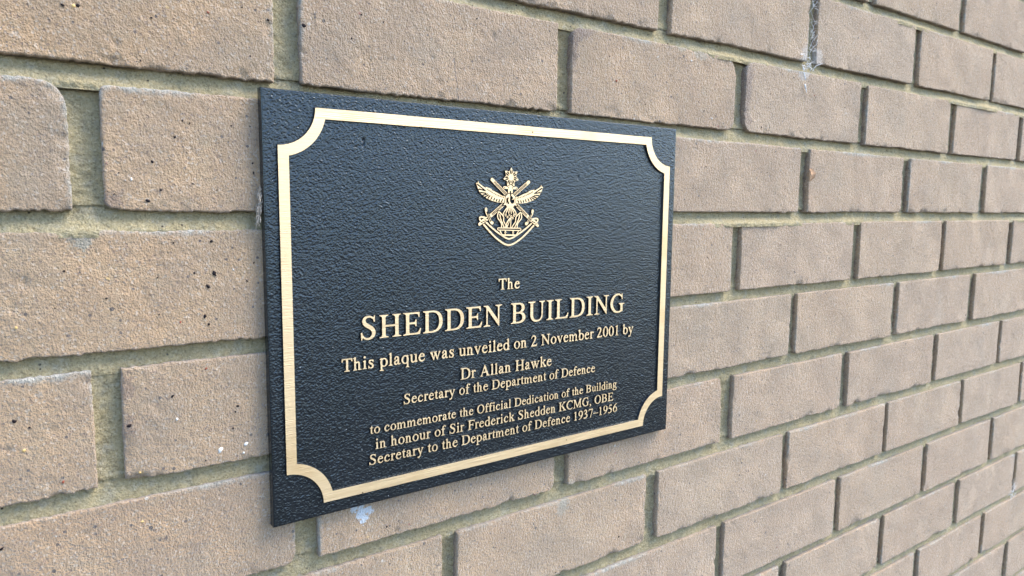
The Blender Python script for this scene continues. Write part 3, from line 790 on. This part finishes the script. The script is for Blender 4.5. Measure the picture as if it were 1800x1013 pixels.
G('g', 500, ring(232, 300, 172, 158, 88, 124), P_('M 320 408 L 470 418 L 470 376 L 350 380'), stroke([(140, 180, 20), (98, 120, 28), (120, 70, 30), (200, 50, 34), (320, 42, 42), (420, -2, 44), (428, -100, 32), (330, -180, 23), (190, -200, 22), (80, -164, 28), (58, -92, 28), (110, -20, 18), (160, 40, 14)]))
G(',', 250, disc(120, 44, 54), stroke([(146, 34, 40), (154, -40, 26), (80, -132, 9)]))
G('\u2013', 500, rect(0, 208, 500, 254))
G('1', 500, rect(206, 0, 290, 660), P_('M 110 598 L 112 584 L 206 560 L 290 600 L 290 676 L 278 676'), serif(118, 394, 0, 1, 206, 290))
G('2', 500, stroke([(42, 505, 10), (90, 602, 26), (190, 646, 31), (300, 612, 44), (340, 510, 47), (290, 370, 40), (180, 210, 30), (70, 60, 24)]), P_('M 30 0 L 424 0 L 474 138 L 450 138 C 420 90 400 80 350 80 L 80 80 L 30 24'))
G('0', 500, ring(250, 331, 226, 345, 130, 304))
S6 = [(438, 664, 11), (320, 612, 28), (190, 500, 42), (104, 350, 52), (86, 220, 52)]
G('6', 500, stroke(S6), ring(254, 206, 216, 220, 122, 178))
G('9', 500, stroke([(500 - x, 662 - y, r) for x, y, r in S6]), ring(246, 456, 216, 220, 122, 178))
G('3', 500, stroke([(52, 520, 10), (104, 610, 26), (200, 648, 30), (304, 612, 42), (334, 520, 46), (290, 430, 36), (160, 346, 16)]), stroke([(180, 354, 16), (300, 320, 38), (374, 220, 50), (348, 106, 46), (250, 30, 34), (150, 12, 28)]), disc(84, 40, 43))
G('5', 500, P_('M 164 662 L 424 662 L 440 688 L 398 582 L 160 582'), stroke([(176, 640, 15), (92, 400, 17)]), stroke([(100, 396, 20), (220, 386, 40), (336, 312, 50), (372, 200, 52), (330, 86, 46), (230, 20, 34), (140, 12, 28)]), disc(78, 42, 42))
G('7', 500, P_('M 62 662 L 450 662 L 450 640 L 400 582 L 110 582 C 70 582 60 550 40 510 L 20 518'), stroke([(424, 630, 24), (234, 0, 28)]))


def relief(shape, x0, y0, x1, y1, step, H, w, dil=0.0, sc=1.0):
    """grid the signed distance; flat top where d>0, sloping flank for -w<d<0.
    returns V (x, height, z), tris, material index (0 face, 1 flank); lengths scaled by sc"""
    xs = np.arange(x0, x1 + step, step); ys = np.arange(y0, y1 + step, step)
    Xg, Yg = np.meshgrid(xs, ys)
    D = (shape.ev(np.stack([Xg.ravel(), Yg.ravel()], 1)) + dil).reshape(Xg.shape)
    V, T, Mi = [], [], []
    nx = len(xs)
    top_id = {}

    def vid(p):
        V.append(p); return len(V) - 1

    def clip(pl, val, sgn):
        out = []
        for i in range(len(pl)):
            a, b = pl[i], pl[(i + 1) % len(pl)]
            fa, fb = sgn * (a[2] - val), sgn * (b[2] - val)
            if fa >= 0: out.append(a)
            if (fa > 0 > fb) or (fa < 0 < fb):
                t = fa / (fa - fb)
                out.append((a[0] + (b[0] - a[0]) * t, a[1] + (b[1] - a[1]) * t, val))
        return out
    wb = w * 1.25
    mx = np.maximum(np.maximum(D[:-1, :-1], D[1:, :-1]), np.maximum(D[:-1, 1:], D[1:, 1:]))
    mn = np.minimum(np.minimum(D[:-1, :-1], D[1:, :-1]), np.minimum(D[:-1, 1:], D[1:, 1:]))
    full = mn >= 0
    js, is_ = np.nonzero(full)
    quads = []
    for j, i in zip(js, is_):
        q = []
        for jj, ii in ((j, i), (j, i + 1), (j + 1, i + 1), (j + 1, i)):
            k = jj * nx + ii
            if k not in top_id: top_id[k] = vid((xs[ii] * sc, H, ys[jj] * sc))
            q.append(top_id[k])
        T.append((q[0], q[1], q[2])); T.append((q[0], q[2], q[3])); Mi += [0, 0]
    js, is_ = np.nonzero((mx > -wb) & ~full)
    for j, i in zip(js, is_):
        c = [(xs[i], ys[j], D[j, i]), (xs[i + 1], ys[j], D[j, i + 1]), (xs[i + 1], ys[j + 1], D[j + 1, i + 1]), (xs[i], ys[j + 1], D[j + 1, i])]
        for tri in ((c[0], c[1], c[2]), (c[0], c[2], c[3])):
            t = clip(tri, 0.0, 1)
            if len(t) > 2:
                ids = [vid((p[0] * sc, H, p[1] * sc)) for p in t]
                for k in range(1, len(ids) - 1): T.append((ids[0], ids[k], ids[k + 1])); Mi.append(0)
            t = clip(clip(tri, 0.0, -1), -wb, 1)
            if len(t) > 2:
                ids = [vid((p[0] * sc, H * (1 + p[2] / w), p[1] * sc)) for p in t]
                for k in range(1, len(ids) - 1): T.append((ids[0], ids[k], ids[k + 1])); Mi.append(1)
    return np.array(V), np.array(T), np.array(Mi)


def to_mesh(name, V, T, Mi, y_base, smooth=False):
    """V in millimetres (x, height, z) -> plaque-local metres facing -Y"""
    W = np.stack([V[:, 0], -(y_base + V[:, 1]), V[:, 2]], 1) * .001
    return mesh_from(name, W, [T], [M_BRASS, M_EDGE], Mi, smooth)


# ------------------------------------------------------------------ plaque
PLQ = bpy.data.objects.new('plaque', None)
COL.objects.link(PLQ)
PLQ.location = (0.2998, 0.0, -0.3027)
PLQ.empty_display_size = .05
tag(PLQ, 'dark pebbled metal plaque with brass border, crest and raised lettering fixed to the brick wall', 'plaque')
TF = 7.4      # front face, mm off the wall
Wd, Hd = 200.4, 302.7

# plate: bevelled slab with slightly wavering cast edges
def plate():
    n = 60
    us = np.concatenate([np.linspace(-Wd, Wd, n + 1)]); zs = np.linspace(0, Hd, 46)
    per = [(x, 0) for x in us[:-1]] + [(Wd, z) for z in zs[:-1]] + [(x, Hd) for x in us[::-1][:-1]] + [(-Wd, z) for z in zs[::-1][:-1]]
    per = np.array(per); m = len(per)
    wob = fbm(per[:, 0] * .05, per[:, 1] * .05, 77, 2) * .16
    cen = np.array([0, Hd / 2])
    nr = np.zeros_like(per)
    nr[np.isclose(per[:, 1], 0), 1] = -1; nr[np.isclose(per[:, 1], Hd), 1] = 1
    nr[np.isclose(per[:, 0], Wd), 0] = 1; nr[np.isclose(per[:, 0], -Wd), 0] = -1
    rings = []
    for ins, dep in ((0.0, .3), (0.0, TF - .9), (.12, TF - .45), (.45, TF - .1), (.95, TF)):
        q = per + nr * (wob[:, None] - ins)
        rings.append(np.stack([q[:, 0], np.full(m, -dep), q[:, 1]], 1))
    V = np.concatenate(rings); F = []
    for k in range(len(rings) - 1):
        a = np.arange(m) + k * m; b = a + m
        F.append(np.stack([a, np.roll(a, -1), np.roll(b, -1), b], 1))
    F = np.concatenate(F)
    # pebbled face: a fine grid of cast wrinkles running down to the right
    x0, x1, z0, z1 = -Wd + 1.0, Wd - 1.0, 1.0, Hd - 1.0
    gx = np.linspace(x0, x1, 1000); gz = np.linspace(z0, z1, 760)
    X, Z = np.meshgrid(gx, gz)
    ca, sa = math.cos(R(32)), math.sin(R(32))
    wx = X + fbm(X * .35, Z * .35, 300, 2) * 1.0; wz = Z + fbm(X * .35, Z * .35, 301, 2) * 1.0
    u = wx * ca - wz * sa; v = wx * sa + wz * ca
    n1 = vnoise(u / .92, v / .84, 302); n2 = vnoise(u / 2.6 + 9, v / 2.2, 303); n3 = vnoise(X / .7, Z / .7, 304)
    h = .33 * n1 + .04 * n2 + .19 * n3
    edge = np.clip(np.minimum(np.minimum(X - x0, x1 - X), np.minimum(Z - z0, z1 - Z)) / 1.5, 0, 1)
    for nx_, nz_, lx, lz in ((-128.1, 270.3, .5, 2.6), (75.1, 252.0, .8, 1.6), (-128.9, 272.6, .5, 1.2)):   # casting nicks
        h = h - 1.3 * np.exp(-((X - nx_ - (Z - nz_) * .25) / lx) ** 2 - ((Z - nz_) / lz) ** 2)
    Y = -(TF + edge * h)
    G0 = len(V)
    V = np.concatenate([V, np.stack([X, Y, Z], -1).reshape(-1, 3)])
    idx = np.arange(X.size).reshape(X.shape) + G0
    grid = np.stack([idx[:-1, :-1], idx[:-1, 1:], idx[1:, 1:], idx[1:, :-1]], -1).reshape(-1, 4)
    capb = np.arange(m)[::-1]
    me = mesh_from('plate', V * .001, [F, grid, capb[None, :]], [M_PAINT, M_EDGE], np.concatenate([np.ones(3 * m), np.zeros(m), np.zeros(len(grid)), [1]]),
                   np.concatenate([np.zeros(len(F), bool), np.ones(len(grid), bool), [False]]))
    return me


link('plate', plate(), PLQ)

# casting flaw: two small nicks in the paint (raised slivers with a shadowed side)
# border
bx0, bx1, bz0, bz1 = -190.9, 190.4, 10.6, 292.2
def border_mesh():
    N = 18
    Hh, dr = 2.0, .55
    def contour(inset, rad, out):
        pts = []
        X0, X1, Z0, Z1 = bx0 + inset, bx1 - inset, bz0 + inset, bz1 - inset
        for cx, cz, sx, sz in ((bx0, bz0, 1, 1), (bx1, bz0, -1, 1), (bx1, bz1, -1, -1), (bx0, bz1, 1, -1)):
            k = math.asin(min(1, inset / rad)) if rad > inset else 0
            th = np.linspace(k, math.pi / 2 - k, N)
            a = [(cx + sx * rad * math.sin(t), cz + sz * rad * math.cos(t)) for t in th]   # from vertical side to horizontal side
            if (sx, sz) in ((1, 1), (-1, -1)): pass
            else: a = a[::-1]
            pts += a
        return pts
    # outer corner notch radius 26.4, bar 7.3 wide
    cs = [(contour(-dr, 26.4 - dr, 1), -.12), (contour(0, 26.4, 1), Hh), (contour(7.3, 34.0, 0), Hh), (contour(7.3 + dr, 34.0 + dr, 0), -.12)]
    m = len(cs[0][0])
    V = np.concatenate([np.array([(x, h, z) for x, z in c]) for c, h in cs])
    F, Mi = [], []
    for k in range(3):
        a = np.arange(m) + k * m; b = a + m
        F.append(np.stack([a, np.roll(a, -1), np.roll(b, -1), b], 1)); Mi += [0 if k == 1 else 1] * m
    W = np.stack([V[:, 0], -(TF + V[:, 1]), V[:, 2]], 1) * .001
    return mesh_from('border', W, [np.concatenate(F)], [M_BRASS, M_EDGE], Mi, False)


link('border', border_mesh(), PLQ)

# text: (words, left, right, baseline) in plaque millimetres
LINES = [('The', -10.8, 10.6, 157.3), ('SHEDDEN BUILDING', -134.2, 133.3, 127.6), ('This plaque was unveiled on 2 November 2001 by', -148.7, 147.0, 105.6),
         ('Dr Allan Hawke', -47.7, 46.6, 86.1), ('Secretary of the Department of Defence', -99.3, 98.5, 73.6),
         ('to commemorate the Official Dedication of the Building', -127.4, 126.8, 55.0), ('in honour of Sir Frederick Shedden KCMG, OBE', -123.2, 122.6, 42.7),
         ('Secretary to the Department of Defence 1937\u20131956', -128.5, 128.2, 31.0)]
INK = {}
for i, (txt, xl, xr, zb_) in enumerate(LINES):
    total = sum(GL[c][0] if c != ' ' else 250 for c in txt)
    em = (xr - xl) / (total - 45) * 1000 * (.94 if txt.startswith('SHED') else .955)
    track = ((xr - xl) - (total - 45) * em / 1000) / (len(txt) - 1)
    big = txt.startswith('SHED')
    dil = 4.0 if big else 7.0
    step = 11.0 if big else 20.0
    w = 0.5 / em * 1000; Hh = 2.0 if big else 1.7
    w = min(w, 42.0) if not big else w
    cache = {}
    Vs, Ts, Ms = [], [], []; off = 0; x = xl - 18 * em / 1000
    for c in txt:
        if c == ' ': x += 250 * em / 1000 + track; continue
        adv, shp = GL[c]
        if c not in cache:
            y0 = -260 if c in 'gpqy,' else -70
            y1 = 760 if (c.isupper() or c in 'bdfhkl' or c.isdigit()) else 720 if c == 'i' else 640 if c == 't' else 520
            cache[c] = relief(shp, -75, y0, adv + 75, y1, step, Hh, w, dil, em / 1000)
        V, T, Mi = cache[c]
        V = V.copy(); V[:, 0] += x; V[:, 2] += zb_
        Vs.append(V); Ts.append(T + off); Ms.append(Mi); off += len(V)
        x += adv * em / 1000 + track
    link('text_line', to_mesh('text_line', np.concatenate(Vs), np.concatenate(Ts), np.concatenate(Ms), TF), PLQ)

# ------------------------------------------------------------------ crest (measurements in mm about its centre line)
EM = {
 'WING':[(-32.54,20.36),(-29.63,18.23),(-25.47,16.29),(-20.46,15.03),(-14.54,13.08),(-9.4,11.1),(-4.17,8.39),(-2.82,7.01),(-5.71,3.67),(-8.71,3.82),(-12.52,3.78),(-17.61,4.77),(-22.66,6.43),(-27.28,8.77),(-30.22,11.1),(-32.37,14.79),(-34.1,18.47),(-33.11,19.0),(-32.17,18.68)],
 'SL':[(-30.88,19.05),(-25.03,15.55),(-32.66,17.49),(-24.94,12.89),(-30.91,13.8),(-24.94,12.72),(-29.4,11.18),(-24.46,10.85),(-27.29,9.11),(-22.79,10.37),(-24.78,7.95),(-21.73,9.53),(-22.06,7.13),(-20.26,9.04),(-19.33,6.3),(-18.15,8.21),(-16.38,5.65),(-15.6,7.38),(-13.84,5.15),(-13.26,6.54),(-11.29,4.66),(-10.71,6.23),(-8.74,4.69),(-7.73,6.43)],
 'SL2':[(-22.71,13.89),(-17.84,11.48),(-11.88,9.33),(-5.43,7.68)],
 'SL3':[(-18.35,14.0),(-12.83,12.0),(-7.22,9.5)],
 'GUARD':[(-23.63,-1.9,1.3),(-23.12,-4.65,1.0),(-21.59,-7.06,1.0),(-20.04,-9.48,1.0),(-18.71,-11.9,1.05),(-17.42,-12.78,1.5)],
 'GRIP':[(-20.49,-8.61,1.5),(-24.98,-10.83,1.7),(-29.61,-14.23,1.3)],
 'BOW':[(-24.64,-8.6,.75),(-27.75,-8.25,.75),(-29.57,-8.92,.75),(-28.89,-10.98,.75),(-27.01,-11.85,.75)],
 'BM1':[(-11.41,-3.77),(-12.23,-6.73),(-11.64,-9.16),(-9.43,-11.44),(-8.07,-13.72),(-8.04,-16.9)],
 'BM2':[(-10.9,-3.6),(-8.36,-5.51),(-6.36,-7.61),(-5.93,-11.29),(-4.2,-13.76),(-2.17,-16.6)],
 'BM3':[(-10.06,-5.86),(-9.17,-9.17),(-7.7,-11.98),(-5.18,-16.6)],
 'ARC1':[(-23.7,-12.11),(-15.99,-17.72),(-7.74,-22.73),(-2.92,-25.0),(-0.05,-25.69)],
 'ARC2':[(-26.64,-13.12),(-20.13,-19.23),(-13.2,-24.91),(-5.34,-29.54),(-0.01,-30.84)],
}
mir = lambda pts: [(-p[0],) + tuple(p[1:]) for p in pts]
wd = lambda pts, r: [(p[0], p[1], r) for p in pts]
CX0, CZ0, CTILT = -0.03, 225.0, R(-1.56)


def crest_part(name, shp, box, H, parent, step=.17):
    V, T, Mi = relief(shp, *box, step, H, .30, -.10, 1.0)
    x, z = V[:, 0].copy(), V[:, 2].copy()
    V[:, 0] = CX0 + x * math.cos(CTILT) - z * math.sin(CTILT); V[:, 2] = CZ0 + x * math.sin(CTILT) + z * math.cos(CTILT)
    return link(name, to_mesh(name, V, T, Mi, TF), parent)


hole = lambda P: np.maximum(stroke([(.9, 8.3, 1.25), (1.5, 6.3, 1.9), (1.9, 4.7, 1.3)])(P), stroke([(-2.5, 7.8, .6), (-3.0, 6.0, .7), (-1.9, 3.6, .65)])(P))
slot = stroke([(.1, 13.3, .55), (.15, 9.8, .55)])

s = Shape()   # star with grooved points
st = []
for k in range(14):
    a = math.pi / 2 + k * math.pi / 7; r = 8.2 if k % 2 == 0 else 5.2
    st.append((.1 + r * math.cos(a), 24.9 + r * math.sin(a)))
s.add(poly(st))
for k in range(7):
    for sg in (-1, 1):
        a = math.pi / 2 + k * 2 * math.pi / 7 + sg * .19
        b = math.pi / 2 + k * 2 * math.pi / 7 + sg * .12
        s.cut(stroke([(.1 + 2.8 * math.cos(a), 24.9 + 2.8 * math.sin(a), .2), (.1 + 4.4 * math.cos(a), 24.9 + 4.4 * math.sin(a), .55), (.1 + 5.9 * math.cos(b), 24.9 + 5.9 * math.sin(b), .25)]))
STAR = s

s = Shape()   # eagle body with the round opening
s.add(poly([(-5, 9), (-2.4, 11.5), (2.4, 11.5), (5, 9), (5.6, 4), (7.2, 1.6), (4.4, 2.2), (3, .2), (-3, .2), (-4.4, 2.2), (-7.2, 1.6), (-5.6, 4)]))
s.cut(hole).cut(slot)
s.add(stroke([(2.9, 7.3, .55), (1.7, 6.8, .35)]))
for x in (-3.9, 3.9): s.cut(stroke([(x, 7.6, .22), (x * .95, 3.6, .22)]))
EAGLE = s

s = Shape()   # flaming torse and bowl
for x in (-6.8, -4.0, -1.2, 1.5, 4.2, 6.8):
    s.add(stroke([(x * .15, 1.6, .4), (x * .6, -1.4, .62), (x, -4.8, .45)]))
for x, z, r in ((-6.4, -5.4, .95), (-4.2, -6.2, 1.0), (-2.2, -7.7, 1.0), (-.4, -6.0, .9), (1.6, -7.2, 1.1), (3.2, -8.6, 1.0), (4.4, -6.2, 1.1), (6.2, -5.2, .95)):
    s.add(disc(x, z, r)); s.cut(disc(x + .1, z, r * .36))
s.add(stroke([(.3, -8.8, .7), (-1.6, -12.0, 1.35), (-3.4, -16.6, 1.2)])).cut(stroke([(-.9, -11.4, .26), (-2.6, -14.2, .26)]))
s.add(stroke([(1.3, -7.6, .5), (1.2, -16.6, .5)]))
for m_ in (lambda p: p, mir):
    for k, r in (('BM1', .58), ('BM2', .56), ('BM3', .6)):
        s.add(stroke(m_(wd(EM[k], r))))
s.add(stroke([(-10.9, -17.7, 1.4), (10.9, -17.7, 1.4)])).cut(stroke([(-10.9, -17.7, .42), (10.9, -17.7, .42)]))
s.add(stroke([(-9.3, -19.3, .6), (-7.3, -22.3, .6)])).add(stroke([(9.3, -19.3, .6), (7.3, -22.3, .6)]))
s.add(stroke([(-7.6, -22.6, .72), (7.6, -22.6, .72)]))
for x in (-4.0, 3.9):
    s.add(disc(x, -20.4, 1.0)).add(stroke([(x, -19, .5), (x, -22.5, .45)])).cut(disc(x, -20.4, .3))
FLAME = s


def wing(sg):
    s = Shape(); f = (lambda p: p) if sg < 0 else mir
    s.add(poly(f(EM['WING'])))
    sl = f(EM['SL'])
    for k in range(0, len(sl), 2):
        s.cut(stroke([(*sl[k], .50), (*sl[k + 1], .34)]))
    q = f(EM['SL2'])
    p = []
    for k in range(len(q) - 1):
        for t in (0, .25, .5, .75):
            p.append((q[k][0] + (q[k + 1][0] - q[k][0]) * t, q[k][1] + (q[k + 1][1] - q[k][1]) * t))
    for k in range(0, len(p)): s.cut(disc(p[k][0], p[k][1], .42))
    s.cut(stroke(wd(f(EM['SL3']), .36)))
    return s


def sword(sg):
    s = Shape(); f = (lambda p: p) if sg < 0 else mir
    # blade from upper right tip to hilt at lower left
    tip, hilt = (18.6, 22.0), (-19.9, -7.8)
    s.add(stroke(f([(*tip, 1.5), (*hilt, 1.6)])))
    ux, uz = tip[0] - hilt[0], tip[1] - hilt[1]; L = math.hypot(ux, uz); nx, nz = -uz / L, ux / L
    for o in (-.52, .52):
        s.cut(stroke(f([(tip[0] - ux * .06 + nx * o, tip[1] - uz * .06 + nz * o, .25), (hilt[0] + ux * .06 + nx * o, hilt[1] + uz * .06 + nz * o, .25)])))
    s.add(stroke(f(EM['GRIP']))).add(stroke(f(EM['BOW'])))
    for t in (.2, .4, .6, .8):
        cx, cz = -20.5 + (-29.3 + 20.5) * t, -8.6 + (-14 + 8.6) * t
        s.cut(stroke(f([(cx - .75, cz + .15, .26), (cx + .75, cz - .05, .26)])))
    s.cut(stroke(f([(p[0], p[1], p[2] + .5) for p in EM['GUARD']]))).add(stroke(f(EM['GUARD'])))
    s.cut(stroke(f([(-22.9, -4.2, .3), (-20.6, -8.6, .33), (-18.9, -11.4, .3)])))
    return s


WL, WR, SA, SB = wing(-1), wing(1), sword(-1), sword(1)
s = Shape()   # anchor: curved flukes, shank, stock
for a, r in (('ARC1', .8), ('ARC2', .85)):
    s.add(stroke(wd(EM[a] + mir(EM[a])[::-1][1:], r)))
s.add(rect(-2.45, 2.0, 2.45, 18.0))
s.add(poly([(-3.75, 21.5), (3.75, 21.5), (3.45, 16.9), (-3.45, 16.9)]))
s.add(stroke([(-6.2, 16.35, 1.15), (6.2, 16.35, 1.15)]))
for x in (-5.9, -2.0, 2.0, 5.9): s.cut(disc(x, 16.35, .4))
s.cut(slot).cut(hole)
ANCH = s


def under(shp, gap, *uppers):
    for u in uppers:
        shp.cut(lambda P, u=u: u.ev(P) + gap)
    shp.cut(hole)


under(ANCH, .5, STAR, EAGLE, SA, SB)
under(SA, .5, EAGLE, WL, WR, FLAME, SB)
under(SB, .5, EAGLE, WL, WR, FLAME)
under(WL, .35, EAGLE); under(WR, .35, EAGLE)
emblem = crest_part('emblem', ANCH, (-29, -33, 29, 23), 1.40, PLQ)
crest_part('star', STAR, (-9, 16, 9, 34), 1.72, emblem)
crest_part('wing', WL, (-36, 2, -1, 22), 1.62, emblem)
crest_part('wing', WR, (1, 2, 36, 22), 1.62, emblem)
crest_part('sword', SA, (-32, -17, 21, 25), 1.50, emblem)
crest_part('sword', SB, (-21, -17, 32, 25), 1.57, emblem)
crest_part('eagle', EAGLE, (-10, -1.5, 10, 13), 1.80, emblem)
crest_part('flame', FLAME, (-14, -25, 14, 3.5), 1.66, emblem)

# ------------------------------------------------------------------ small things caught on the wall


def tubes(name, paths, mat, n=5):
    V, F = [], []
    for pts, r in paths:
        p = np.array(pts, float); o = len(V)
        for i, q in enumerate(p):
            d = p[min(i + 1, len(p) - 1)] - p[max(i - 1, 0)]; d /= max(np.linalg.norm(d), 1e-9)
            u = np.cross(d, (0.3, .8, .5)); u /= max(np.linalg.norm(u), 1e-9); v = np.cross(d, u)
            rr = r * (.5 if i in (0, len(p) - 1) else 1)
            for k in range(n):
                a = 2 * math.pi * k / n; V.append(q + rr * (u * math.cos(a) + v * math.sin(a)))
        for i in range(len(p) - 1):
            for k in range(n):
                k2 = (k + 1) % n
                F.append((o + i * n + k, o + i * n + k2, o + (i + 1) * n + k2, o + (i + 1) * n + k))
    return mesh_from(name, V, [np.array(F)], [mat])


def wander(a, b, n, amp):
    a, b = np.array(a), np.array(b)
    t = np.linspace(0, 1, n)[:, None]
    p = a + (b - a) * t
    p += rng.normal(0, amp, p.shape) * np.sin(t * math.pi)
    return p


def web(cx, cz, w, h, count, tuft):
    P = []
    for k in range(count):
        za = cz + rng.uniform(0, h); zb2 = za + rng.uniform(-.02, .02)
        P.append((wander((cx - w * rng.uniform(.4, 1), rng.uniform(-.001, .003), za), (cx + w * rng.uniform(.4, 1), rng.uniform(-.001, .003), zb2), 6, .0012), rng.uniform(.00008, .0002)))
    for k in range(tuft):
        a = rng.uniform(0, 6.28); L = rng.uniform(.004, .016)
        c = (cx + rng.normal(-.004, .006), rng.uniform(-.002, .004), cz + rng.normal(0, .004))
        P.append((wander(c, (c[0] + L * math.cos(a), c[1] - rng.uniform(0, .003), c[2] + L * .6 * math.sin(a)), 5, .001), rng.uniform(.00012, .0004)))
    return P


wp = web(.7345, .088, .009, .10, 26, 20)
for (x, z, L, r) in ((.7155, .085, .004, .0009), (.7185, .0795, .009, .0007), (.7205, .066, .005, .0011), (.7225, .0625, .006, .0006)):
    wp.append((wander((x, -.0012, z), (x + .002, -.002, z - L), 5, .0004), r))
me = tubes('cobweb', wp, M_WEB)
tag(link('cobweb', me), 'white cobweb filling an upright mortar joint near the top of the wall', 'cobweb')
me = tubes('cobweb', web(1.455, -.600, .02, .018, 16, 8), M_WEB)
tag(link('cobweb', me), 'small pale cobweb in the bed joint near the lower right edge of the photo', 'cobweb')

P = []
for k in range(70):
    z = rng.uniform(-.087, -.064); a = rng.normal(-1.7, .6); L = rng.uniform(.003, .009)
    x = .0985 - abs(rng.normal(0, .0006)) - .0012 * (z < -.078)
    P.append((wander((x, -rng.uniform(.0005, .0068), z), (x + L * .35 * math.cos(a) - .0012, -rng.uniform(.001, .0085), z + L * math.sin(a) * .8), 5, .0006), rng.uniform(.00008, .0002)))
tag(link('lint_tuft', tubes('lint_tuft', P, M_LINT)), 'tuft of grey fluff caught on the left edge of the plaque', 'lint')


def leaf():
    V = []; F = []
    n = 7
    for i in range(n):
        t = i / (n - 1); w = .0034 * math.sin(math.pi * (t * .9 + .08)) + .0004
        cx = .7405 + .004 * t; cz = -.030 - .013 * t; yy = -.001 - .0035 * math.sin(math.pi * t)
        for s_, o in ((-1, .0014), (0, 0), (1, .0018)):
            for dy in (0, .0003):
                V.append((cx + s_ * w + rng.uniform(-.0004, .0004), yy - o * (1 if i % 2 else .5) + dy, cz + rng.uniform(-.0006, .0006) + s_ * .001))
    for i in range(n - 1):
        for k in range(2):
            a = i * 6 + k * 2; F.append((a, a + 2, a + 8, a + 6)); F.append((a + 1, a + 7, a + 9, a + 3))
    return mesh_from('dry_leaf', V, [np.array(F)], [M_LEAF])


tag(link('dry_leaf', leaf()), 'curled brown scrap of dry leaf stuck to a brick edge right of the plaque', 'leaf')
